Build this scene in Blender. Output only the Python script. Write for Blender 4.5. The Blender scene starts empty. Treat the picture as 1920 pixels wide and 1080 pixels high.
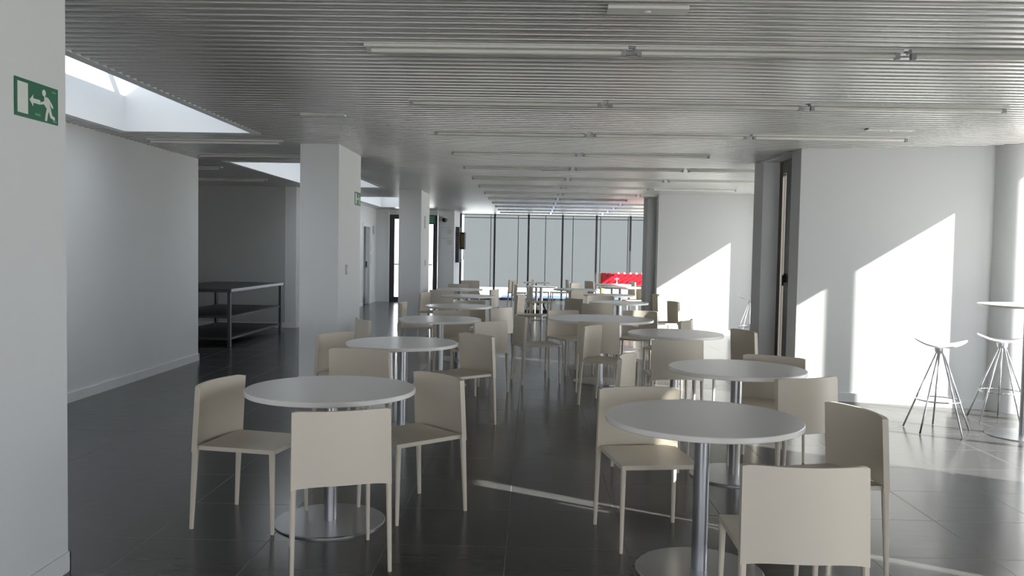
import bpy, bmesh, math
from mathutils import Vector, Matrix
PI = math.pi
sc = bpy.context.scene
COL = sc.collection

# ---------------------------------------------------------------- camera
EYE = 1.48
yaw, pitch, roll = 0.0228, 0.04399, 0.01768
fwd = Vector((-math.sin(yaw)*math.cos(pitch), math.cos(yaw)*math.cos(pitch), -math.sin(pitch)))
r0 = Vector((math.cos(yaw), math.sin(yaw), 0)); u0 = r0.cross(fwd)
rt = r0*math.cos(roll) + u0*math.sin(roll); upv = -r0*math.sin(roll) + u0*math.cos(roll)
cam_data = bpy.data.cameras.new('camera'); cam = bpy.data.objects.new('camera', cam_data); COL.objects.link(cam)
M = Matrix((rt, upv, -fwd)).transposed().to_4x4(); M.translation = Vector((0, 0, EYE))
cam.matrix_world = M
cam_data.sensor_width = 36.0; cam_data.sensor_fit = 'HORIZONTAL'
cam_data.lens = 36.0*1578.8/1920.0
cam_data.clip_start = 0.05; cam_data.clip_end = 300
sc.camera = cam

# ---------------------------------------------------------------- light
w = bpy.data.worlds.new('sky'); sc.world = w; w.use_nodes = True
bg = w.node_tree.nodes['Background']; bg.inputs['Color'].default_value = (0.92, 0.94, 1.0, 1); bg.inputs['Strength'].default_value = 2.7
sd = bpy.data.lights.new('sun', 'SUN'); sd.energy = 13.5; sd.angle = math.radians(0.53); sd.color = (1.0, 0.96, 0.90)
sun = bpy.data.objects.new('sun', sd); COL.objects.link(sun)
sun.rotation_euler = Vector((-1, 0.585, -0.674)).to_track_quat('-Z', 'Y').to_euler(); sun.location = (20, -8, 14)
sc.view_settings.view_transform = 'Standard'; sc.view_settings.look = 'None'; sc.view_settings.gamma = 1
sc.view_settings.use_curve_mapping = False; sc.view_settings.exposure = 0.72
cy = sc.cycles; cy.max_bounces = 12; cy.diffuse_bounces = 7; cy.glossy_bounces = 5; cy.transparent_max_bounces = 24
cy.caustics_reflective = False; cy.caustics_refractive = False; cy.sample_clamp_indirect = 6.0; cy.use_denoising = True

# ---------------------------------------------------------------- materials
def mat(name, color, rough=0.5, metal=0.0, noise=0.0, scale=20.0, bump=0.0, spec=0.5, stretch=None):
    m = bpy.data.materials.new(name); m.use_nodes = True; nt = m.node_tree; b = nt.nodes['Principled BSDF']
    b.inputs['Roughness'].default_value = rough; b.inputs['Metallic'].default_value = metal
    b.inputs['Specular IOR Level'].default_value = spec
    b.inputs['Base Color'].default_value = (*color, 1)
    if noise or bump:
        tc = nt.nodes.new('ShaderNodeTexCoord'); mp = nt.nodes.new('ShaderNodeMapping'); n = nt.nodes.new('ShaderNodeTexNoise')
        mp.inputs['Scale'].default_value = stretch or (1, 1, 1); n.inputs['Scale'].default_value = scale; n.inputs['Detail'].default_value = 3
        nt.links.new(tc.outputs['Object'], mp.inputs['Vector']); nt.links.new(mp.outputs['Vector'], n.inputs['Vector'])
        if noise:
            r = nt.nodes.new('ShaderNodeMapRange'); r.inputs['To Min'].default_value = 1-noise; r.inputs['To Max'].default_value = 1+noise
            v = nt.nodes.new('ShaderNodeVectorMath'); v.operation = 'SCALE'; v.inputs[0].default_value = color
            nt.links.new(n.outputs['Fac'], r.inputs['Value']); nt.links.new(r.outputs['Result'], v.inputs['Scale'])
            nt.links.new(v.outputs['Vector'], b.inputs['Base Color'])
        if bump:
            bp = nt.nodes.new('ShaderNodeBump'); bp.inputs['Strength'].default_value = bump; bp.inputs['Distance'].default_value = 0.002
            nt.links.new(n.outputs['Fac'], bp.inputs['Height']); nt.links.new(bp.outputs['Normal'], b.inputs['Normal'])
    return m

WORN = mat('worn_steel', (0.13, 0.14, 0.14), 0.42, 0.9, noise=0.15, scale=30)
WALL = mat('white_plaster', (0.72, 0.735, 0.74), 0.75, noise=0.02, scale=3, bump=0.15)
WALLD = mat('grey_plaster', (0.46, 0.47, 0.46), 0.8, noise=0.02, scale=3)  # alcove back wall, greyer than the white plaster
SKIRT = mat('painted_skirting', (0.74, 0.75, 0.75), 0.55, noise=0.02, scale=8)
ALU = mat('ceiling_aluminium', (0.60, 0.595, 0.585), 0.25, 0.5, noise=0.03, scale=2, stretch=(0.2, 1, 1))
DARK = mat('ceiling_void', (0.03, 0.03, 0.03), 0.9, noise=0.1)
CHAIR = mat('beige_plastic', (0.66, 0.60, 0.505), 0.42, noise=0.02, scale=6, bump=0.05)
TOP = mat('white_laminate', (0.88, 0.865, 0.84), 0.24, noise=0.015, scale=5)
STEEL = mat('satin_steel', (0.42, 0.43, 0.45), 0.30, 1.0, noise=0.05, scale=40, stretch=(1, 1, 8))
CHROME = mat('chrome', (0.70, 0.71, 0.74), 0.12, 1.0, noise=0.02, scale=10)
CAST = mat('cast_aluminium', (0.80, 0.80, 0.82), 0.28, 0.7, noise=0.02, scale=15)
TUBE = mat('unlit_tube_glass', (0.68, 0.67, 0.63), 0.25, noise=0.01, scale=3)
BATTEN = mat('batten_enamel', (0.68, 0.68, 0.65), 0.4, noise=0.01, scale=3)
BLACKP = mat('black_plastic', (0.012, 0.012, 0.014), 0.4, noise=0.1)
FRAME = mat('dark_window_frame', (0.035, 0.035, 0.04), 0.45, noise=0.08, scale=10)
BROWN = mat('grey_brown_frame', (0.22, 0.20, 0.18), 0.5, noise=0.05, scale=10)
BROWN_SHADE = mat('shade_brown_frame', (0.07, 0.062, 0.055), 0.5, noise=0.05, scale=10)  # darker copy of the frame brown, shade put into the colour
GREEN = mat('sign_green', (0.005, 0.13, 0.06), 0.35, noise=0.03, scale=10)
SIGNW = mat('sign_white', (0.72, 0.76, 0.72), 0.4, noise=0.02, scale=10)
GREENL = mat('sign_small_print', (0.12, 0.33, 0.24), 0.4, noise=0.02)
PLATE = mat('switch_plate', (0.45, 0.46, 0.46), 0.5, noise=0.02)
WHITEP = mat('white_plastic', (0.80, 0.80, 0.79), 0.4, noise=0.02)
RED = mat('red_lacquer', (0.60, 0.012, 0.03), 0.35, noise=0.04, scale=10)
WOOD = mat('tan_wood', (0.42, 0.31, 0.16), 0.5, noise=0.15, scale=10, stretch=(1, 1, 0.1))
BLUE = mat('blue_matting', (0.10, 0.17, 0.34), 0.8, noise=0.08, scale=6)
CONC = mat('pale_concrete', (0.62, 0.61, 0.58), 0.85, noise=0.06, scale=1.5)
PANEL = mat('grey_cladding', (0.075, 0.078, 0.080), 0.6, noise=0.03, scale=1)
DOORG = mat('grey_door', (0.33, 0.35, 0.38), 0.5, noise=0.03)
PRINT = mat('grey_print', (0.30, 0.31, 0.32), 0.6, noise=0.03)
AMBER = mat('brown_trim', (0.16, 0.11, 0.04), 0.5, noise=0.03)  # flat brown for the trim of the black wall unit

def glass_mat(name, tint, ior=1.35, gr=0.02):
    m = bpy.data.materials.new(name); m.use_nodes = True; nt = m.node_tree
    for n in list(nt.nodes):
        if n.type != 'OUTPUT_MATERIAL': nt.nodes.remove(n)
    out = nt.nodes['Material Output']
    t = nt.nodes.new('ShaderNodeBsdfTransparent'); t.inputs['Color'].default_value = (*tint, 1)
    g = nt.nodes.new('ShaderNodeBsdfGlossy'); g.inputs['Roughness'].default_value = gr
    f = nt.nodes.new('ShaderNodeFresnel'); f.inputs['IOR'].default_value = ior
    mx = nt.nodes.new('ShaderNodeMixShader')
    ge = nt.nodes.new('ShaderNodeNewGeometry'); iv = nt.nodes.new('ShaderNodeMath'); iv.operation = 'SUBTRACT'; iv.inputs[0].default_value = 1.0
    mu = nt.nodes.new('ShaderNodeMath'); mu.operation = 'MULTIPLY'
    nt.links.new(ge.outputs['Backfacing'], iv.inputs[1]); nt.links.new(iv.outputs[0], mu.inputs[0]); nt.links.new(f.outputs[0], mu.inputs[1])
    nt.links.new(mu.outputs[0], mx.inputs[0]); nt.links.new(t.outputs[0], mx.inputs[1]); nt.links.new(g.outputs[0], mx.inputs[2])
    nt.links.new(mx.outputs[0], out.inputs['Surface'])
    return m
GLASS = glass_mat('clear_glass', (0.96, 0.97, 0.965))
ROOFG = glass_mat('milky_rooflight_glass', (0.66, 0.68, 0.70))
TINT = glass_mat('tinted_glass', (0.76, 0.79, 0.80), 1.15, 0.25)

def floor_mat():
    m = mat('dark_floor_tile', (0.055, 0.057, 0.057), 0.3, spec=0.4); nt = m.node_tree; b = nt.nodes['Principled BSDF']; L = nt.links.new
    tc = nt.nodes.new('ShaderNodeTexCoord'); sp = nt.nodes.new('ShaderNodeSeparateXYZ'); L(tc.outputs['Object'], sp.inputs[0])
    def math_(op, a, bv=None, c=None):
        n = nt.nodes.new('ShaderNodeMath'); n.operation = op
        for i, v in enumerate((a, bv, c)):
            if v is None: continue
            if isinstance(v, (int, float)): n.inputs[i].default_value = v
            else: L(v, n.inputs[i])
        return n.outputs[0]
    def grid(sock, off):
        t = math_('DIVIDE', math_('SUBTRACT', sock, off), 0.6)
        fr = math_('FRACT', t)
        d = math_('MINIMUM', fr, math_('SUBTRACT', 1.0, fr))
        return math_('LESS_THAN', d, 0.0038), math_('FLOOR', t)
    gx, ix = grid(sp.outputs['X'], 2.299); gy, iy = grid(sp.outputs['Y'], 4.747)
    g = math_('MAXIMUM', gx, gy)
    cx = nt.nodes.new('ShaderNodeCombineXYZ'); L(ix, cx.inputs[0]); L(iy, cx.inputs[1])
    wn = nt.nodes.new('ShaderNodeTexWhiteNoise'); L(cx.outputs[0], wn.inputs['Vector'])
    mp = nt.nodes.new('ShaderNodeMapping'); mp.inputs['Scale'].default_value = (1.2, 7, 1); L(tc.outputs['Object'], mp.inputs['Vector'])
    nz = nt.nodes.new('ShaderNodeTexNoise'); nz.inputs['Scale'].default_value = 3; nz.inputs['Detail'].default_value = 6; L(mp.outputs[0], nz.inputs['Vector'])
    s = math_('ADD', math_('MULTIPLY', wn.outputs['Value'], 0.16), math_('MULTIPLY', nz.outputs['Fac'], 0.5))
    s = math_('ADD', s, 0.67)
    v = nt.nodes.new('ShaderNodeVectorMath'); v.operation = 'SCALE'; v.inputs[0].default_value = (0.058, 0.058, 0.057); L(s, v.inputs['Scale'])
    mx = nt.nodes.new('ShaderNodeMix'); mx.data_type = 'RGBA'; L(g, mx.inputs[0]); L(v.outputs[0], mx.inputs[6]); mx.inputs[7].default_value = (0.13, 0.13, 0.125, 1)
    L(mx.outputs[2], b.inputs['Base Color'])
    r = math_('ADD', math_('MULTIPLY', nz.outputs['Fac'], 0.08), 0.16); L(math_('MAXIMUM', r, math_('MULTIPLY', g, 0.6)), b.inputs['Roughness'])
    bp = nt.nodes.new('ShaderNodeBump'); bp.inputs['Strength'].default_value = 0.12; bp.inputs['Distance'].default_value = 0.002
    L(nz.outputs['Fac'], bp.inputs['Height']); L(bp.outputs['Normal'], b.inputs['Normal'])
    return m
FLOOR = floor_mat()

# ---------------------------------------------------------------- mesh helpers
class MB:
    """collects shapes of one part"""
    def __init__(s): s.v = []; s.f = []; s.sm = []
    def add(s, vs, fs, smooth=False):
        o = len(s.v); s.v += [tuple(p) for p in vs]; s.f += [tuple(i+o for i in f) for f in fs]; s.sm += [smooth]*len(fs); return s
    def box(s, x0, x1, y0, y1, z0, z1):
        return s.prism([(x0, y0), (x1, y0), (x1, y1), (x0, y1)], z0, z1)
    def prism(s, poly, z0, z1):
        n = len(poly); a = sum(poly[i][0]*poly[(i+1) % n][1]-poly[(i+1) % n][0]*poly[i][1] for i in range(n))
        if a < 0: poly = poly[::-1]
        vs = [(x, y, z0) for x, y in poly]+[(x, y, z1) for x, y in poly]
        fs = [tuple(range(n))[::-1], tuple(range(n, 2*n))]+[(i, (i+1) % n, n+(i+1) % n, n+i) for i in range(n)]
        return s.add(vs, fs)
    def lathe(s, prof, c=(0, 0, 0), n=32, sx=1, sy=1):
        """prof: (radius, z) from bottom to top, closed at both ends"""
        vs = []; fs = []
        for r, z in prof:
            for k in range(n):
                a = 2*PI*k/n; vs.append((c[0]+r*sx*math.cos(a), c[1]+r*sy*math.sin(a), c[2]+z))
        m = len(prof)
        for j in range(m-1):
            for k in range(n): fs.append((j*n+k, j*n+(k+1) % n, (j+1)*n+(k+1) % n, (j+1)*n+k))
        s.add(vs, fs, True)
        o = len(s.v)-len(vs)
        s.f += [tuple(o+k for k in range(n))[::-1], tuple(o+(m-1)*n+k for k in range(n))]; s.sm += [False, False]
        return s
    def tube(s, pts, rad, n=10, closed=False, cap=True):
        pts = [Vector(p) for p in pts]; m = len(pts)
        rs = rad if isinstance(rad, (list, tuple)) else [rad]*m
        vs = []; fs = []; up = None
        for i, p in enumerate(pts):
            d = (pts[(i+1) % m]-pts[i-1]) if closed else (pts[min(i+1, m-1)]-pts[max(i-1, 0)])
            d.normalize()
            if up is None: up = Vector((0, 0, 1)) if abs(d.z) < 0.9 else Vector((1, 0, 0))
            a = d.cross(up).normalized(); b = a.cross(d).normalized(); up = b if not closed else up
            for k in range(n):
                t = 2*PI*k/n; vs.append(p+(a*math.cos(t)+b*math.sin(t))*rs[i])
        for j in range(m if closed else m-1):
            for k in range(n):
                j2 = (j+1) % m; fs.append((j*n+k, j*n+(k+1) % n, j2*n+(k+1) % n, j2*n+k))
        s.add(vs, fs, True)
        if cap and not closed:
            o = len(s.v)-len(vs); s.f += [tuple(o+k for k in range(n)), tuple(o+(m-1)*n+k for k in range(n))[::-1]]; s.sm += [False]*2
        return s
    def beam(s, p, q, w0, d0, w1, d1, chamfer=0.25):
        """tapered bar with softened corners; w across X, d across Y, horizontal cross-sections"""
        vs = []
        for (P, W, D) in ((p, w0, d0), (q, w1, d1)):
            c = chamfer*min(W, D)
            for x, y in ((-W/2+c, -D/2), (W/2-c, -D/2), (W/2, -D/2+c), (W/2, D/2-c), (W/2-c, D/2), (-W/2+c, D/2), (-W/2, D/2-c), (-W/2, -D/2+c)):
                vs.append((P[0]+x, P[1]+y, P[2]))
        fs = [(i, (i+1) % 8, 8+(i+1) % 8, 8+i) for i in range(8)]+[tuple(range(8))[::-1], tuple(range(8, 16))]
        return s.add(vs, fs)
    def mesh(s, name, m):
        me = bpy.data.meshes.new(name); me.from_pydata(s.v, [], s.f)
        me.polygons.foreach_set('use_smooth', s.sm); me.materials.append(m); me.update()
        bm = bmesh.new(); bm.from_mesh(me); bmesh.ops.recalc_face_normals(bm, faces=bm.faces)
        for e in bm.edges:
            if len(e.link_faces) == 2 and e.calc_face_angle(0) > math.radians(35): e.smooth = False
        bm.to_mesh(me); bm.free(); return me
    def build(s, name, m, parent=None, loc=None):
        o = bpy.data.objects.new(name, s.mesh(name, m)); COL.objects.link(o)
        if parent: o.parent = parent
        if loc: o.location = loc
        return o

def tag(o, label=None, cat=None, group=None, kind=None):
    for k, v in (('label', label), ('category', cat), ('group', group), ('kind', kind)):
        if v: o[k] = v
    return o
def empty(name, label, cat, loc=(0, 0, 0), rz=0, group=None):
    o = bpy.data.objects.new(name, None); COL.objects.link(o); o.empty_display_size = 0.1
    o.location = loc; o.rotation_euler = (0, 0, rz); return tag(o, label, cat, group)
def struct(name, mb, m, parent=None):
    o = mb.build(name, m, parent)
    if not parent: o['kind'] = 'structure'
    return o
def copy_tree(o, parent=None):
    c = o.copy(); COL.objects.link(c)
    if parent: c.parent = parent
    for ch in list(o.children): copy_tree(ch, c)
    return c
def grid_slab(mb, fun_top, fun_bot, nu, nv, smooth=True):
    """closed slab between two parametric sheets (u,v in 0..1)"""
    vs = []
    for fn in (fun_top, fun_bot):
        for j in range(nv+1):
            for i in range(nu+1): vs.append(fn(i/nu, j/nv))
    N = (nu+1)*(nv+1); fs = []; W = nu+1
    for j in range(nv):
        for i in range(nu):
            a = j*W+i; fs.append((a, a+1, a+1+W, a+W)); fs.append((N+a, N+a+W, N+a+1+W, N+a+1))
    for i in range(nu):
        fs.append((i, N+i, N+i+1, i+1)); a = nv*W+i; fs.append((a, a+1, N+a+1, N+a))
    for j in range(nv):
        a = j*W; fs.append((a, a+W, N+a+W, N+a)); a = j*W+nu; fs.append((a, N+a, N+a+W, a+W))
    return mb.add(vs, fs, smooth)

CEIL = 2.58          # underside of the slats
SLAB0, SLAB1 = 2.66, 2.95
def xin(y): return 2.75-0.054*(y-9)      # inner end line of the fin walls
def xout(y): return 4.95-0.054*(y-9)     # outer glazing line
Y0, Y1 = -6.0, 25.62
SKYX = (-3.993, -2.758)
SKY = [(-2.8, 1.25), (4.1, 8.185), (11.03, 15.194), (18.0, 22.2)]

# ---------------------------------------------------------------- setting
struct('floor', MB().prism([(-7.4, Y0), (xout(Y0)+.1, Y0), (xout(Y1)+.1, Y1+.05), (-7.4, Y1+.05)], -0.12, 0.0), FLOOR)
struct('ground', MB().box(-60, 70, -50, 90, -0.3, -0.125), CONC)

# slatted ceiling
mb = MB(); prof = [(-0.050, 0.030), (-0.030, 0.030), (-0.027, 0.004)]
for k in range(7):
    t = k/6; prof.append((0.0245*(2*t-1), 0.004*(2*t-1)**2))
prof += [(0.027, 0.004), (0.030, 0.030), (0.050, 0.030)]
OFF = {0: (0.33, -6.60), 1: (0.0, 0.0), 2: (-0.40, 7.05)}
def lowline(k):      # back face of the pier that starts bay k (x0, y0)
    return (2.72+OFF[k][0], 10.26+OFF[k][1])
def topline(k):      # back face of the fin that ends bay k-1
    return (2.75+OFF[k][0], 9.15+OFF[k][1])
BAYS = [(None, topline(0)), (lowline(0), topline(1)), (lowline(1), topline(2)), (lowline(2), None)]
def bay_span(y):
    for lo, hi in BAYS:
        xa = -99 if lo is None else lo[0]+(lo[1]-0.03-y)/0.247
        xb = 99 if hi is None else hi[0]+(hi[1]-0.1-y)/0.247
        xa = max(xa, xin(y)); xb = min(xb, xout(y))
        if xb > xa+0.02: return xa, xb
    return None
def slat(x0, x1, y):
    vs = [(x, y+a, CEIL+b) for x in (x0, x1) for a, b in prof]; n = len(prof)
    mb.add(vs, [(i, i+1, n+i+1, n+i) for i in range(n-1)], True)
i = 0
y = Y0+0.081
while y < Y1-0.05:
    xl = -4.30 if y < 10.62 else (-7.15 if y < 15.3 else (-4.34 if y < 23.5 else -4.05))
    xi = xin(y); sp_ = bay_span(y); segs = [(xl, xi)]
    if sp_: segs = [(xl, sp_[1])] if sp_[0] <= xi+.02 else [(xl, xi), sp_]
    hole = next((h for h in SKY if h[0]-0.04 < y < h[1]+0.04), None)
    if hole: segs = [(xl, SKYX[0]-0.015), (SKYX[1]+0.015, segs[0][1])]+segs[1:]
    for a, b in segs: slat(a, b, y)
    y += 0.1
ceiling = mb.build('ceiling', ALU); ceiling['kind'] = 'structure'

# roof slab with the rooflight openings left out
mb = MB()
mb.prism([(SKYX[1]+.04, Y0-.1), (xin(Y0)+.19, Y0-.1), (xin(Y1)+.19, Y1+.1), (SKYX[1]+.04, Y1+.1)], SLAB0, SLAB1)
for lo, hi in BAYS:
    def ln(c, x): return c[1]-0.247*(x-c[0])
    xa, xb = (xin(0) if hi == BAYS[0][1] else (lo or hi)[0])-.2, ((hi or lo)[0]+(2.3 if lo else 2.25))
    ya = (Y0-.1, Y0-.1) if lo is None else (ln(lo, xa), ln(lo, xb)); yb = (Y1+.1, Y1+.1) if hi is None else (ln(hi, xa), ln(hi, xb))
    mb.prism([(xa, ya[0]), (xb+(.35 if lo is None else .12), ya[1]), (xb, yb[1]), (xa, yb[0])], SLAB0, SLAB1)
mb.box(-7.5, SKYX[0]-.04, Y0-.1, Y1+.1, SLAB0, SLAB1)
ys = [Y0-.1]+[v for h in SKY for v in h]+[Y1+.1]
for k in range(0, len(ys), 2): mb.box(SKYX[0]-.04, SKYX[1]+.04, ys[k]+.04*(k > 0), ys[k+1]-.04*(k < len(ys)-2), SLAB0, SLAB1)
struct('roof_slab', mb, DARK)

for n, (a, b) in enumerate(SKY):
    x0, x1 = SKYX; H = 3.71; t = 0.08
    s = struct('skylight', MB().box(x0-t, x0, a-t, b+t, CEIL, H).box(x1, x1+t, a-t, b+t, CEIL, H).box(x0, x1, a-t, a, CEIL, H).box(x0, x1, b, b+t, CEIL, H), WALL)
    mbb = MB().box(x0-t, x1+t, a-t, a, H, H+.05).box(x0-t, x1+t, b, b+t, H, H+.05).box(x0-t, x0, a, b, H, H+.05).box(x1, x1+t, a, b, H, H+.05)
    for q in ((b-0.84), (b-2.24), (b-3.6)): mbb.box(x0, x1, q-.03, q+.03, H-.02, H+.05)
    struct('skylight_frame', mbb, WHITEP, s)
    struct('skylight_glass', MB().box(x0, x1, a, b, H+.052, H+.062), ROOFG, s)

# walls on the left
def skirting(name, mb): return struct(name, mb, SKIRT)
struct('wall_left', MB().box(-4.473, -4.273, Y0, 10.7, 0, 2.6), WALL)
skirting('baseboard_left', MB().box(-4.273, -4.258, Y0, 10.715, 0, 0.09).box(-4.473, -4.258, 10.7, 10.715, 0, 0.09))
struct('wall_alcove_left', MB().box(-7.4, -7.2, 10.5, 15.5, 0, 2.6), WALL)
struct('wall_alcove_front', MB().box(-7.2, -4.473, 10.5, 10.7, 0, 2.6), WALL)
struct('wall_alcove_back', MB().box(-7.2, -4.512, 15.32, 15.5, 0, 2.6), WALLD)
skirting('baseboard_alcove', MB().box(-7.2, -4.297, 15.305, 15.32, 0, 0.09))
DX = -4.345
struct('wall_left_far', MB().prism([(-4.312, 15.32), (DX, 21.55), (-4.55, 21.55), (-4.512, 15.32)], 0, 2.6)
       .prism([(DX, 22.45), (-4.36, 23.5), (-4.56, 23.5), (-4.55, 22.45)], 0, 2.6).box(-4.55, DX, 21.55, 22.45, 2.07, 2.6), WALL)
skirting('baseboard_left_far', MB().prism([(-4.297, 15.33), (-4.33, 21.5), (-4.345, 21.5), (-4.312, 15.33)], 0, 0.09).prism([(-4.33, 22.5), (-4.345, 23.5), (-4.36, 23.5), (-4.345, 22.5)], 0, 0.09))
struct('wall_far_left', MB().box(-4.56, -4.04, 23.5, 23.7, 0, 2.6), WALL)
skirting('baseboard_far_left', MB().box(-4.345, -4.03, 23.485, 23.5, 0, 0.09))
struct('wall_far_middle', MB().prism([(-2.66, 23.75), (-2.2, 23.75), (-2.2, 25.62), (-2.66, 25.62)], 0, 2.6), WALL)
skirting('baseboard_far_middle', MB().box(-2.66, -2.185, 23.735, 23.75, 0, 0.09).box(-2.2, -2.185, 23.75, 25.55, 0, 0.09))
struct('wall_rear', MB().box(-4.5, 5.8, Y0-.2, Y0, 0, 0.25), WALL)
struct('window_rear', MB().box(-4.5, 5.8, Y0-.15, Y0-.08, 2.4, 2.62).box(-4.45, -4.38, Y0-.15, Y0-.08, .25, 2.4).box(-1.6, -1.53, Y0-.15, Y0-.08, .25, 2.4).box(1.6, 1.67, Y0-.15, Y0-.08, .25, 2.4).box(5.3, 5.37, Y0-.15, Y0-.08, .25, 2.4), FRAME)

# square pillars down the aisle
for nm, (a, b) in (('wall_pillar_near', (2.3, 3.70)), ('wall_pillar_middle', (8.965, 10.11)), ('wall_pillar_far', (15.66, 16.91))):
    o = struct(nm, MB().box(-2.485, -2.069, a, b, 0, 2.60), WALL)
    skirting('baseboard_'+nm[12:], MB().box(-2.493, -2.485, a-.008, b+.008, 0, .09).box(-2.069, -2.061, a-.008, b+.008, 0, .09).box(-2.493, -2.061, a-.008, a, 0, .09).box(-2.493, -2.061, b, b+.008, 0, .09))

# ------------------------------------------------ saw-tooth glazed side on the right
def fin(name, ox, oy, y_lo, y_hi, x_in, x_end=5.0, slope=-0.247, bx=.02):
    """slanting fin wall: front face from (x_in,y_lo), back face offset to y_hi"""
    xa, xb = x_in+ox, x_end+ox; a, b = y_lo+oy, y_hi+oy
    dy = slope*(x_end-x_in)
    o = struct(name, MB().prism([(xa, a), (xb, a+dy), (xb, b+dy), (xa+bx, b)], 0, 2.665), WALL)
    e = .012
    skirting('baseboard_'+name[5:], MB().prism([(xa-e, a-e), (xb, a+dy-e), (xb, a+dy), (xa, a)], 0, .09)
             .prism([(xa-e, a-e), (xa, a), (xa+bx, b), (xa+bx, b+e), (xa-e+bx, b+e)], 0, .09))
    return o
WORDS = {0: 'near', 1: 'middle', 2: 'far'}
slots = {0: (3.10, 3.30), 1: (9.72, 9.90), 2: (16.77, 16.95)}
for k, (ox, oy) in OFF.items():
    fin('wall_fin_'+WORDS[k], ox, oy, 8.77, 9.15, 2.75)
    fin('wall_pier_'+WORDS[k], ox, oy, 10.07, 10.26, 2.72, bx=-.055)
    # slot window between fin and pier
    xs = 2.90+ox; a, b = 9.12+oy, 10.05+oy; s0, s1 = slots[k]
    wn = struct('window_slot_'+WORDS[k], MB().box(xs, xs+.06, a, s0-.1, 0, 2.6).box(xs, xs+.06, s0-.1, s1, 2.43, 2.6), BROWN)
    struct('jamb', MB().box(xs, xs+.06, s1, b+.02, 0, 2.6), BROWN_SHADE, wn)  # jamb coloured dark in place of shade that keeps the sun off
    struct('window_leaf', MB().box(xs-.03, xs, s0-.34, s0-.1, 0.02, 2.5).box(xs-.01, xs+.05, s0-.1, s0, 0.0, 2.43), FRAME, wn)
    struct('pane', MB().box(xs+.02, xs+.03, s0, s1, 0, 2.43), GLASS, wn)
    h = MB().box(xs-.05, xs-.03, s0-.14, s0-.11, 1.18, 1.28).beam((xs-.06, s0-.13, 1.14), (xs-.06, s0-.13, 1.26), .02, .02, .02, .02)
    struct('handle', h, BLACKP, wn)
    struct('wall_soffit_'+WORDS[k], MB().prism([(xin(a)+.0, a), (xs+.06, a), (xs+.06, b+.05), (xin(b)+.0, b+.05)], 2.575, 2.64), WALL)

def glazing(n, y0, y1, mull, head=2.43, solid=None):
    """tall glazed side between two fins"""
    def xo(y): return xout(y)
    mbx = MB()
    mbx.prism([(xo(y0), y0), (xo(y0)+.08, y0), (xo(y1)+.08, y1), (xo(y1), y1)], head, 2.70)
    mbx.prism([(xo(y0), y0), (xo(y0)+.06, y0), (xo(y1)+.06, y1), (xo(y1), y1)], 0, 0.05)
    for m in mull: mbx.box(xo(m), xo(m)+.05, m-.035, m+.035, .05, head)
    o = struct('window_side_'+n, mbx, FRAME)
    struct('pane', MB().prism([(xo(y0)+.02, y0), (xo(y0)+.03, y0), (xo(y1)+.03, y1), (xo(y1)+.02, y1)], .05, head), GLASS, o)
    if solid: struct('wall_side_'+n, MB().prism([(xo(solid[0]), solid[0]), (xo(solid[0])+.2, solid[0]), (xo(solid[1])+.2, solid[1]), (xo(solid[1]), solid[1])], 0, 2.7), WALL)
glazing('rear', -5.9, 1.45, [-3.9, -1.6, 0.6])
glazing('near', 4.40, 8.25, [7.56, 6.0], head=2.555, solid=(2.9, 4.40))
glazing('middle', 9.55, 15.25, [12.2, 10.9])
glazing('far', 16.7, 25.5, [18.2, 20.2, 22.2, 24.2])

for nm, (cx, cy_) in (('near', (4.72, 8.36)), ('far', (4.33, 15.36))):
    struct('wall_round_column_'+nm, MB().lathe([(.23, 0), (.23, 2.60)], (cx, cy_, 0), 48), WALL)

# ------------------------------------------------ end window wall
mbx = MB(); W0, W1 = -2.2, 4.1; yy = 25.58
for x in (-2.17, -1.14, -0.11, 0.92, 1.945, 2.97, 3.98): mbx.box(x-.028, x+.028, yy, yy+.12, 0, 2.6)
mbx.box(W0, W1, yy, yy+.1, 0, 0.05).box(W0, W1, yy, yy+.1, 2.56, 2.66)
wend = struct('window_end', mbx, FRAME)
struct('pane', MB().box(W0, W1, yy+.05, yy+.06, .05, 2.56), TINT, wend)

# exit door
dr = struct('door_1', MB().box(-4.04, -3.93, 23.6, 23.7, 0, 2.44).box(-2.72, -2.66, 23.6, 23.7, 0, 2.44).box(-3.93, -2.72, 23.6, 23.7, 2.32, 2.44).box(-3.93, -2.72, 23.6, 23.7, 0, .05)
            .box(-3.93, -3.87, 23.62, 23.68, .05, 2.32).box(-2.78, -2.72, 23.62, 23.68, .05, 2.32).box(-3.36, -3.29, 23.62, 23.68, .05, 2.32).box(-3.87, -2.78, 23.62, 23.68, .05, .13), FRAME)
struct('door_glass', MB().box(-3.87, -3.36, 23.645, 23.655, .13, 2.32).box(-3.29, -2.78, 23.645, 23.655, .13, 2.32), GLASS, dr)
struct('push_bar', MB().tube([(-3.86, 23.58, 1.05), (-3.38, 23.58, 1.05)], .015).tube([(-3.27, 23.58, 1.05), (-2.79, 23.58, 1.05)], .015), FRAME, dr)
struct('trim_1', MB().box(-4.04, -4.0, 23.48, 23.6, 0, 2.5), SKIRT)
struct('wall_over_exit', MB().box(-4.04, -2.66, 23.6, 23.75, 2.44, 2.7), WALL)
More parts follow.
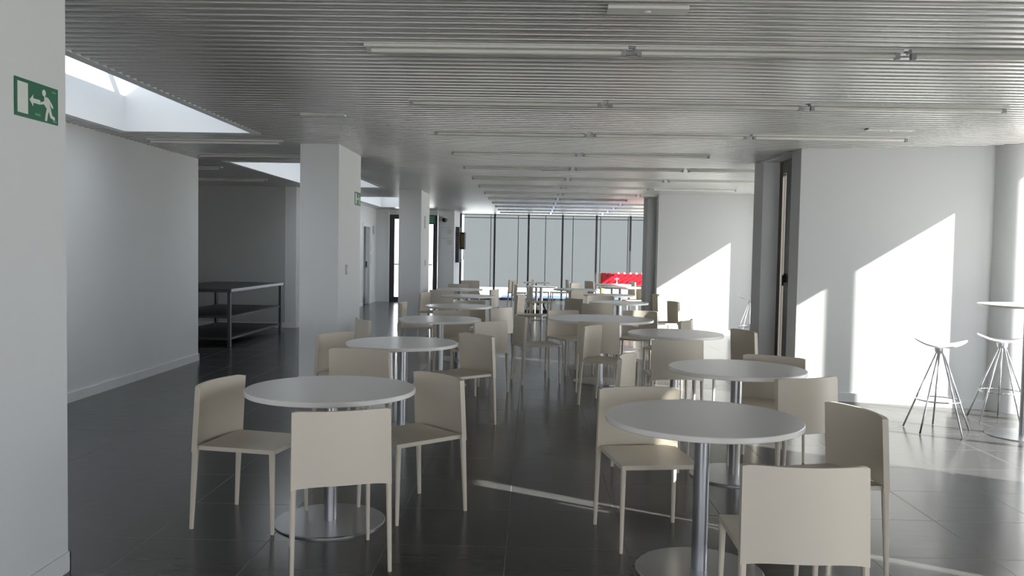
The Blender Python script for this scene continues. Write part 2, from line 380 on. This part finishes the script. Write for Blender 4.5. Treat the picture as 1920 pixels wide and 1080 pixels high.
# internal door; a black slab stands for the dark gap beside the leaf
d2 = struct('door_2', MB().box(-4.40, -4.325, 21.50, 21.56, 0, 2.13).box(-4.40, -4.325, 22.44, 22.50, 0, 2.13).box(-4.40, -4.325, 21.56, 22.44, 2.05, 2.13), SKIRT)
struct('door_infill', MB().box(-4.41, -4.37, 22.04, 22.44, 0.01, 2.05), DOORG, d2)
struct('door_infill', MB().box(-4.43, -4.36, 21.56, 22.04, 0.01, 2.05), BLACKP, d2)  # black sheet painted in for the darkness of the open gap
struct('handle', MB().box(-4.37, -4.34, 22.09, 22.16, 0.98, 1.14), BLACKP, d2)
struct('wall_store', MB().box(-6.6, -6.5, 20.5, 23.4, 0, 2.6).box(-6.5, -4.55, 23.3, 23.4, 0, 2.6).box(-6.5, -4.55, 20.5, 20.6, 0, 2.6), WALL)

# ------------------------------------------------ outdoors beyond the end window
mbx = MB()
x = -3.0
while x < 14:
    mbx.box(x, x+1.17, 37.0, 37.12, -0.12, 2.9); mbx.box(x, x+1.17, 37.0, 37.12, 2.93, 6.0); x += 1.2
mbx2 = MB().box(-3.0, 14, 37.13, 37.4, -0.12, 6.0)
fac = struct('exterior_facade', mbx2, FRAME); struct('cladding_panel', mbx, PANEL, fac)
tag(MB().box(-1.0, 3.2, 26.0, 29.4, -0.124, -0.06).build('mat', BLUE), 'blue strip of matting on the ground outside the end window', 'mat')

# ---------------------------------------------------------------- exit signs
def sign(loc, rz, label):
    """30 x 15 cm panel, local +X to the right as read, +Z up, facing -Y"""
    e = empty('exit_sign', label, 'sign', loc, rz)
    MB().box(-.152, .152, -.004, 0, -.077, .077).build('sign_panel', GREEN, e)
    def flat(polys, name, m, d=.0055):
        b = MB()
        for poly in polys:
            vs = [(x, -d, z) for x, z in poly]+[(x, -.0035, z) for x, z in poly]; n = len(poly)
            b.add(vs, [tuple(range(n)), tuple(range(n, 2*n))[::-1]]+[(i, n+i, n+(i+1) % n, (i+1) % n) for i in range(n)])
        return b.build(name, m, e)
    flat([[(-.137, -.062), (-.068, -.062), (-.068, .062), (-.137, .062)]], 'doorway_symbol', SIGNW)
    flat([[(-.056, .0), (-.032, .024), (-.032, .009), (.018, .009), (.018, -.009), (-.032, -.009), (-.032, -.024)]], 'arrow', SIGNW)
    head = [(.046+.013*math.cos(a), .044+.014*math.sin(a)) for a in [2*PI*k/14 for k in range(14)]]
    torso = [(.048, .030), (.068, .030), (.094, -.012), (.080, -.022), (.066, -.018), (.046, -.004)]
    arm1 = [(.066, .030), (.080, .026), (.110, .000), (.114, -.010), (.104, -.010), (.078, .012)]
    arm2 = [(.052, .012), (.046, -.002), (.022, -.008), (.020, .001), (.040, .008)]
    leg1 = [(.066, -.018), (.082, -.022), (.074, -.040), (.066, -.070), (.052, -.070), (.058, -.040)]
    leg2 = [(.078, -.020), (.094, -.012), (.104, -.040), (.126, -.048), (.124, -.060), (.092, -.052)]
    flat([head, torso, arm1, arm2, leg1, leg2], 'running_figure', SIGNW)
    for q in ([(-.02, -.058), (.022, -.058), (.020, -.048), (-.018, -.048)], [(.105, .055), (.135, .055), (.135, .062), (.105, .062)], [(.108, -.068), (.140, -.068), (.140, -.060), (.108, -.060)]): flat([q], 'small_print', GREENL, .0050)
    return e
sign((-2.068, 3.480, 2.064), PI/2, 'green emergency exit sign with running figure on the near square pillar')
sign((-2.068, 9.925, 2.06), PI/2, 'small green exit sign on the side of the big middle pillar')
# box sign hung over the exit door
e = empty('exit_light_box', 'green lettered exit box fixed above the glass exit door', 'sign', (-2.90, 23.45, 2.30))
MB().box(-.19, .19, -.03, .03, -.12, .14).build('sign_box', GREEN, e)
MB().box(-.16, .16, -.034, -.03, .06, .09).box(-.16, .16, -.034, -.03, .00, .03).box(-.16, .16, -.034, -.03, -.06, -.03).build('lettering', GREENL, e)
MB().box(-.02, .02, -.01, .01, .14, .28).build('bracket', BLACKP, e)

def plate(name, label, cat, loc, rz, w, h, m, extra=None, group=None):
    e = empty(name, label, cat, loc, rz, group)
    MB().box(-w/2, w/2, -.012, 0, -h/2, h/2).build('cover_plate', m, e)
    if extra: extra(e)
    return e
def knob(e): MB().box(-.012, .012, -.02, -.012, -.015, .015).build('switch', WHITEP, e)
plate('wall_switch', 'small grey switch on the side face of the big middle pillar', 'switch', (-2.069, 9.35, 1.24), PI/2, .08, .11, PLATE, knob)
plate('wall_switch', 'small switch on the side of the second, farther square pillar', 'switch', (-2.069, 16.3, 1.22), PI/2, .08, .11, PLATE, knob)
plate('notice', 'small framed notice high on the second, farther square pillar', 'notice', (-2.069, 16.2, 2.0), PI/2, .14, .24, PLATE)
plate('notice', 'small grey notice high on the wall past the half-open door', 'notice', (-4.345, 23.0, 1.98), PI/2, .16, .22, PLATE)
plate('wall_intercom', 'white intercom on the wall just past the half-open door', 'intercom', (-4.34, 22.68, 1.52), PI/2, .09, .26, WHITEP, knob)
plate('wall_switch', 'white switch plate below the intercom past the half-open door', 'switch', (-4.34, 22.66, 1.18), PI/2, .09, .24, WHITEP, knob)
def printed(e):
    MB().lathe([(.055, -.0155), (.055, -.012)], (0, 0, 0), 24).build('round_mark', PRINT, e)
    o = e.children[-1]; o.rotation_euler = (PI/2, 0, 0); o.location = (-.10, 0, 0)
    b = MB()
    for q in range(4): b.box(.0, .14, -.014, -.012, .055-.035*q, .065-.035*q)
    b.box(-.15, .15, -.014, -.012, .12, .126).build('lettering', PRINT, e)
for zz, t in ((1.98, 'upper'), (1.68, 'lower')):
    plate('notice', t+' printed notice with a round mark beside the glass exit door', 'notice', (-2.40, 23.75, zz), 0, .36, .27, WALL, printed)
# camera
e = empty('security_camera', 'small black dome camera high on the wall beside the exit door', 'camera', (-2.47, 23.70, 2.35))
MB().lathe([(.02, -.10), (.065, -.075), (.085, -.03), (.085, .0), (.04, .02)], (0, -.04, 0), 24).build('dome', BLACKP, e)
MB().box(-.03, .03, -.05, .05, 0, .06).build('bracket', WHITEP, e)
# wall screen
e = empty('wall_screen', 'black wall unit with bracket and steel tube left of the end window', 'screen', (-2.2, 24.6, 0))
MB().box(.01, .10, -.42, .30, 1.12, 2.14).build('housing', BLACKP, e)
MB().box(.10, .22, .0, .55, 1.50, 2.00).build('screen_box', BLACKP, e)
MB().box(.12, .225, -.01, .0, 1.56, 1.94).build('trim', AMBER, e)
MB().tube([(.13, .1, 1.50), (.13, .1, 1.22), (.16, .1, 1.17), (.19, .1, 1.22), (.19, .1, 1.50)], .012).build('tube_loop', CHROME, e)

# ---------------------------------------------------------------- tube lights
def make_tube_light(L=1.44):
    e = empty('tube_light', None, 'ceiling light')
    MB().box(.01, L-.01, -.036, .036, -.016, .0).build('batten', BATTEN, e)
    MB().tube([(.04, 0, -.030), (L-.04, 0, -.030)], .013, 12).build('tube', TUBE, e)
    for x in (.02, L-.045): MB().box(x, x+.025, -.015, .015, -.046, -.016).build('socket', PRINT, e)
    return e
tl = make_tube_light(); first = True
ORD = ['first', 'second', 'third', 'fourth', 'fifth', 'sixth', 'seventh', 'eighth', 'ninth', 'tenth', 'eleventh', 'twelfth', 'thirteenth']
rows = [4.60, 6.22, 7.82, 9.42, 11.03, 12.65, 14.27, 15.9, 17.5, 19.1, 20.7, 22.3, 23.9]
GT = 'tube lights in rows under the slatted ceiling'
def put_light(x, y, label):
    global first
    o = tl if first else copy_tree(tl)
    first = False; o.location = (x, y, CEIL+.004)
    tag(o, label, 'ceiling light', GT)
SIDE = ['at the left end', 'in the middle', 'at the right end']
for i, y in enumerate(rows):
    for j, x in enumerate((-0.935, 0.525, 1.985)):
        if i in (3, 8) and j == 2: continue
        put_light(x, y, 'unlit tube light %s of the %s ceiling row from the front' % (SIDE[j], ORD[i]))
put_light(-4.04, 8.75, 'unlit tube light past the big rooflight beside the left wall')
put_light(-4.04, 10.05, 'unlit tube light just before the dark alcove opening')
put_light(-5.78, 11.74, 'unlit tube light in the front part of the dark alcove')
put_light(-5.78, 13.74, 'unlit tube light in the back part of the dark alcove')
# small flush ceiling panels
def panel(x, y, w, label):
    e = empty('emergency_light', label, 'emergency light', (x, y, CEIL))
    MB().box(-w/2, w/2, -.05, .05, -.012, .01).build('diffuser', BATTEN, e)
    MB().lathe([(.012, -.018), (.018, -.012)], (0, 0, 0), 16).build('lens', WHITEP, e)
panel(0.50, 3.86, .36, 'pale flush emergency light nearest the camera, centre of the ceiling')
panel(-2.62, 3.9, .30, 'pale flush emergency light beside the near square pillar top')
panel(-1.75, 7.0, .36, 'pale flush emergency light right of the big rooflight')
panel(3.05, 7.35, .40, 'pale flush emergency light above the bar stools')
panel(0.30, 11.5, .36, 'pale flush emergency light over the middle of the hall')

# ---------------------------------------------------------------- chairs
def make_chair():
    e = empty('dining_chair', None, 'chair')
    # seat
    def top(u, v):
        y = -.238+.433*v; hw = .207-.010*v; x = hw*(2*u-1); a = (2*u-1)
        z = .438-.014*(1-a*a)*(1-abs(2*v-1)**3)
        return (x, y, z)
    def bot(u, v):
        p = top(u, v); return (p[0], p[1], p[2]-.022)
    m = MB(); grid_slab(m, top, bot, 14, 14); seat = m.build('seat', CHAIR, e)
    # backrest: curved panel bulging backwards, thicker edges
    def off(a): return .048*(1-a*a)
    def bk(u, v, d):
        a = 2*u-1; z = .405+.348*v
        if v == 1: z -= .006*abs(a)**20
        hw = .2245-.004*v; th = .007+.009*abs(a)**6
        yb = -.246+.020*v
        lift = .018*(1-abs(a)**3)*(1-v)**3
        return (hw*a, yb-off(a)+d*th, z+lift)
    m = MB(); grid_slab(m, lambda u, v: bk(u, v, 1), lambda u, v: bk(u, v, -1), 20, 8); m.build('backrest', CHAIR, e)
    for s in (-1, 1):
        MB().beam((s*.219, -.264, 0), (s*.2125, -.244, .43), .017, .020, .024, .034).build('leg', CHAIR, e)
        MB().beam((s*.190, .184, 0), (s*.185, .177, .425), .015, .018, .024, .030).build('leg', CHAIR, e)
    return e
chair0 = make_chair(); used = False
CHAIRS = [
 (-1.45,4.465,101.456,'beige chair left of the foremost left-hand round table, seat turned to the table'),
 (-0.922,3.968,339.879,'beige chair seen from behind, backrest under the near edge of the foremost left table'),
 (-0.694,4.698,226.125,'beige chair right of the foremost left table, turned left beside the sun streak'),
 (-1.252,5.792,185.389,'cream chair facing the camera between the first and second tables of the left row'),
 (-1.464,7.018,118.654,'beige chair beside the big square pillar, left of the second table in the left row'),
 (-1.528,8.732,60.852,'narrow oblique grey-beige backrest just past the side face of the big pillar'),
 (-0.628,7.078,225.914,'beige chair angled at the right edge of the second table in the left row'),
 (-0.567,8.819,317.074,'pale beige backrest right of the third left-row table, back turned to the aisle'),
 (-0.563,10.88,307.224,'cream backrest right of the fourth left-row table, tall rear leg on the aisle'),
 (0.107,9.544,72.677,'beige chair in the centre aisle, seat facing right towards the largest round table'),
 (0.509,10.245,152.106,'cream chair with curved back behind the left rim of the largest round table'),
 (0.731,9.099,3.531,'beige chair tucked under the near edge of the largest round table, seen from behind'),
 (0.814,8.201,116.793,'cream chair in side view before the largest table, seat pointing right'),
 (0.907,5.906,110.267,'slim bluish-grey backrest edge above the cream chair of the near right table'),
 (1.232,7.363,356.332,'grey-beige chair seen from behind at the near edge of the third right-row table'),
 (0.627,4.312,171.454,'cream sunlit chair facing the camera at the left side of the foremost right table'),
 (0.968,3.162,359.978,'grey-beige chair seen squarely from behind, nearest chair in front of the foremost right table'),
 (1.343,3.986,255.179,'beige chair at the right end of the foremost right table, lit edge on its backrest'),
 (1.579,5.286,337.577,'beige chair with its back between the foremost and second right-row tables'),
 (1.647,5.9,210.782,'dark shaded chair beyond the second right-row table, low wide backrest facing the camera'),
 (1.842,8.097,253.334,'dark shaded chair at the right edge of the third right-row table'),
 (1.944,12.803,257.838,'dark chair in side view standing alone against the sunlit white wall'),
 (1.511,9.41,297.511,'small cream backrest just behind the third right-row table, before the sunlit wall'),
 (1.316,10.405,195.391,'shaded chair beyond the right side of the largest round table, facing the camera'),
 (0.954,12.239,1.831,'dark chair seen from behind at the near edge of the fourth right-row table'),
 (0.868,13.365,53.763,'bluish-grey backrest beyond the largest table, left of the fourth right-row table'),
 (0.708,21.809,263.606,'far side-view chair at the glass wall with its back on the right'),
 (0.049,13.905,105.746,'thin pale backrest edge standing on the aisle beside the row of dark side-on chairs'),
 (0.212,17.476,80.003,'dark side-view chair facing right at the front square bistro table'),
 (-0.912,15.867,286.826,'small white backrest at the right end of the fifth left-row table'),
 (-1.621,15.423,0.195,'dark chair seen from behind at the near edge of the last left-row table'),
 (-1.579,14.175,105.125,'beige backrest beside the second square pillar, left of the fifth left-row table'),
 (-0.931,9.832,175.223,'grey-beige chair facing the camera between the third and fourth left-row tables'),
 (-1.509,11.434,90.185,'chair seen edge-on before the second square pillar, left of the fourth left-row table'),
 (-0.869,11.909,177.634,'beige chair facing the camera between the fourth and fifth left-row tables'),
 (1.164,13.954,180.996,'dark chair facing the camera between the fourth and fifth right-row tables'),
 (2.241,18.886,252.14,'dark chair in side view below the red football table, seat pointing left'),
 (2.004,15.096,265.726,'narrow dark chair edge against the foot of the sunlit white wall, far bay'),
 (1.059,15.785,137.987,'pale chair under the right rim of the far centre table, before the glass wall'),
 (-1.581,18.296,357.95,'dark backrest just behind the last table of the left row'),
 (-1.455,20.434,2.561,'rearmost dark backrest behind the left row, below the wall screen'),
 (-0.285,21.207,102.415,'rearmost of the three dark side-on chairs left of the square bistro tables'),
 (-0.174,20.141,100.373,'middle one of the three dark side-on chairs left of the square bistro tables'),
 (-0.089,18.422,90.319,'foremost of the three dark side-on chairs left of the square bistro tables'),
 (0.272,21.785,90.0,'far chair with open legs by the glass wall, seat pointing right to a mullion'),
 (2.3,21.0,257.411,'small beige backrest in front of the red football table'),
 (1.258,21.095,243.805,'small dark backrest by the glass wall, left of the red football table'),
 (1.225,19.637,121.787,'tiny dark backrest above the far centre table against the glass wall')
]
for x, y, h, label in CHAIRS:
    o = copy_tree(chair0) if used else chair0
    used = True
    o.location = (x, y, 0); o.rotation_euler = (0, 0, -math.radians(h)); tag(o, label, 'chair', 'beige moulded chairs around the tables')

# ---------------------------------------------------------------- tables
TH = .7276
def make_table(R=.45, rb=.295, name='round_table'):
    e = empty(name, None, 'table')
    t = .026
    MB().lathe([(R-.003, TH-t), (R, TH-t+.003), (R, TH-.003), (R-.003, TH)], n=96).build('table_top', TOP, e)
    MB().lathe([(.11, TH-t-.008), (.11, TH-t)], n=32).lathe([(.036, .012), (.036, TH-t-.006)], n=32).build('pole', STEEL, e)
    MB().lathe([(rb, 0), (rb, .007), (rb-.004, .011), (.05, .013)], n=80).build('base_plate', STEEL, e)
    return e
tab0 = make_table(); used = False
TABLES = [(-1.064, 4.476, 'foremost round white table of the left row, chair tucked under its near edge'),
 (-1.034, 6.763, 'second round white table of the left row, beside the big square pillar'),
 (-0.988, 9.16, 'third round white table of the left row, reflecting the exit door light'),
 (-0.978, 11.363, 'fourth round white table of the left row, beyond the second pillar edge'),
 (-1.05, 13.96, 'fifth round white table of the left row, small white backrest at its right'),
 (-1.39, 16.3, 'sixth and last round white table of the left row'),
 (0.808, 3.896, 'foremost round white table of the right row, nearest table in the hall'),
 (1.383, 5.626, 'second round white table of the right row, dark chair behind it'),
 (1.378, 8.022, 'third round white table of the right row, before the sunlit floor'),
 (1.34, 12.87, 'fourth round white table of the right row, behind the largest table'),
 (1.39, 15.09, 'fifth round white table of the right row, just behind the fourth'),
 (1.97, 18.64, 'round white table in front of the red football table'),
 (0.90, 17.09, 'far round white table in the middle aisle before the glass wall'),
 (1.93, 20.1, 'round table with shiny top right under the red football table')]
for x, y, label in TABLES:
    o = copy_tree(tab0) if used else tab0
    used = True; o.location = (x, y, 0); tag(o, label, 'table', 'round white pedestal tables')
big = make_table(.60, .30, 'large_round_table'); big.location = (0.80, 9.62, 0)
tag(big, 'largest round white table, in the centre beside the aisle, four chairs around', 'table', 'round white pedestal tables')
def make_square(loc, s, base, label):
    e = empty('bistro_table', label, 'table', loc, 0, 'square bistro tables by the end window')
    MB().box(-s, s, -s, s, TH-.022, TH).build('table_top', TOP, e)
    MB().lathe([(.035, .01), (.035, TH-.02)], n=20).build('pole', STEEL, e)
    if base == 'black':
        b = MB()
        for q in (-1, 1): b.beam((q*.25, 0, 0), (q*.16, 0, .2), .04, .4, .04, .1)
        b.box(-.27, .27, -.2, -.15, .0, .06).box(-.2, .2, -.03, .03, .17, .22).build('base_frame', BLACKP, e)
    else: MB().lathe([(.25, 0), (.25, .012)], n=40).build('base_plate', STEEL, e)
make_square((.13, 20.61, 0), .325, 'black', 'rear square bistro table with black base frame before the end window')
make_square((.22, 18.28, 0), .33, 'steel', 'front square bistro table at the end of the aisle')

# ---------------------------------------------------------------- bar stools and bar tables
def make_stool():
    e = empty('bar_stool', None, 'stool')
    SH = .765
    m = MB(); n = 40; rings = 8; vs = []; fs = []
    def P(r, a, d):
        x, y = .205*r*math.cos(a), .165*r*math.sin(a)
        z = SH-.035+.055*(abs(x)/.205)**2.2*(1)+.010*(r**4)-.012*(y/.165)**2*0+d
        return (x, y, z)
    for d in (0, -.010):
        vs.append(P(0, 0, d))
        for r in range(1, rings+1):
            for k in range(n): vs.append(P(r/rings, 2*PI*k/n, d))
    N = 1+rings*n
    for t in (0, 1):
        o = t*N
        for k in range(n): fs.append((o, o+1+k, o+1+(k+1) % n))
        for r in range(rings-1):
            for k in range(n): fs.append((o+1+r*n+k, o+1+r*n+(k+1) % n, o+1+(r+1)*n+(k+1) % n, o+1+(r+1)*n+k))
    b = 1+(rings-1)*n
    for k in range(n): fs.append((b+k, b+(k+1) % n, N+b+(k+1) % n, N+b+k))
    m.add(vs, fs, True); m.build('seat', CAST, e)
    MB().lathe([(.030, SH-.095), (.042, SH-.085), (.048, SH-.045), (.046, SH-.038)], n=24).build('hub', CAST, e)
    for k in range(5):
        a = 2*PI*k/5+.35
        MB().tube([(.026*math.cos(a), .026*math.sin(a), SH-.085), (.272*math.cos(a), .272*math.sin(a), .004)], .0075, 8).build('leg', CHROME, e)
    rr = .175; MB().tube([(rr*math.cos(2*PI*k/40), rr*math.sin(2*PI*k/40), .27) for k in range(40)], .0055, 8, closed=True).build('foot_ring', CHROME, e)
    return e
st = make_stool()
STOOLS = [(3.51, 7.26, -.35, 'chrome-legged white bar stool standing free before the sunlit patch of wall'),
          (4.33, 7.80, -.5, 'chrome-legged white bar stool beside the high round table and round column'),
          (3.72, 14.35, -.3, 'bar stool partly hidden behind the slot window pier in the second bay')]
for i, (x, y, r, label) in enumerate(STOOLS):
    o = copy_tree(st) if i else st
    o.location = (x, y, 0); o.rotation_euler = (0, 0, r); tag(o, label, 'stool', 'chrome-legged bar stools')
def bar_table(x, y, label):
    e = empty('bar_table', label, 'table', (x, y, 0), 0, 'high round bar tables')
    MB().lathe([(.365, 1.085), (.38, 1.10), (.38, 1.105), (.377, 1.107)], n=80).build('table_top', TOP, e)
    MB().lathe([(.10, 1.075), (.10, 1.086)], n=32).lathe([(.03, .012), (.03, 1.078)], n=28).build('pole', STEEL, e)
    MB().lathe([(.285, 0), (.285, .008), (.05, .014)], n=72).build('base_plate', STEEL, e)
bar_table(4.16, 7.13, 'high round bar table cut by the right border, beside the round column')
bar_table(4.12, 14.05, 'high bar table half hidden behind the slot window pier, second bay')

# ---------------------------------------------------------------- steel work table in the alcove
e = empty('work_table', 'long stainless steel kitchen work table with two shelves in the dark alcove', 'table', (-4.86, 13.45, 0))
X0, X1, A, B = -.72, .48, -1.28, 1.28
MB().box(X0, X1, A, B, .80, .85).build('table_top', WORN, e)
MB().box(X1-.002, X1+.012, A, B, .812, .852).build('edge_trim', STEEL, e)
for zz in (.45, .13): MB().box(X0+.03, X1-.03, A+.03, B-.03, zz-.03, zz).build('shelf', WORN, e)
for x in (X0+.03, X1-.03):
    for yq in (A+.03, B-.03): MB().beam((x, yq, 0), (x, yq, .80), .05, .05, .05, .05, .1).build('leg', WORN, e)

# ---------------------------------------------------------------- football table
e = empty('football_table', 'red football table with white players by the end window', 'game table', (2.54, 22.3, 0), -.05)
L, W_ = .71, .38
MB().box(-L, L, -W_, -W_+.03, .63, .93).box(-L, L, W_-.03, W_, .63, .93).box(-L, -L+.03, -W_, W_, .63, .93).box(L-.03, L, -W_, W_, .63, .93).build('cabinet', RED, e)
MB().box(-L+.03, L-.03, -W_+.03, W_-.03, .65, .69).build('playing_field', GREEN, e)
for sx in (-1, 1):
    for sy in (-1, 1): MB().beam((sx*(L-.04), sy*(W_-.04), 0), (sx*(L-.04), sy*(W_-.04), .66), .07, .07, .08, .08, .1).build('leg', WOOD, e)
MB().box(-L-.05, -L, -W_, W_, .61, .93).build('end_board', WOOD, e)
for k in range(8):
    x = -.55+.157*k
    rd = MB().tube([(x, -W_-.16, .89), (x, W_+.12, .89)], .008, 8).build('rod', CHROME, e)
    MB().tube([(x, -W_-.24, .89), (x, -W_-.12, .89)], .017, 10).build('handle', BLACKP, rd)
    f = MB()
    for q in range(3): f.box(x-.012, x+.012, -.2+.2*q-.02, -.2+.2*q+.02, .83, .96)
    f.build('player', SIGNW, rd)
for x in (-.30, .42):
    b = MB().box(x-.012, x+.012, -W_-.004, -W_, .67, .79)
    for q in (-1, 0, 1): b.box(x+q*.045-.012, x+q*.045+.012, -W_-.004, -W_, .79+(.015 if q == 0 else 0), .815+(.015 if q == 0 else 0))
    b.build('emblem', SIGNW, e)
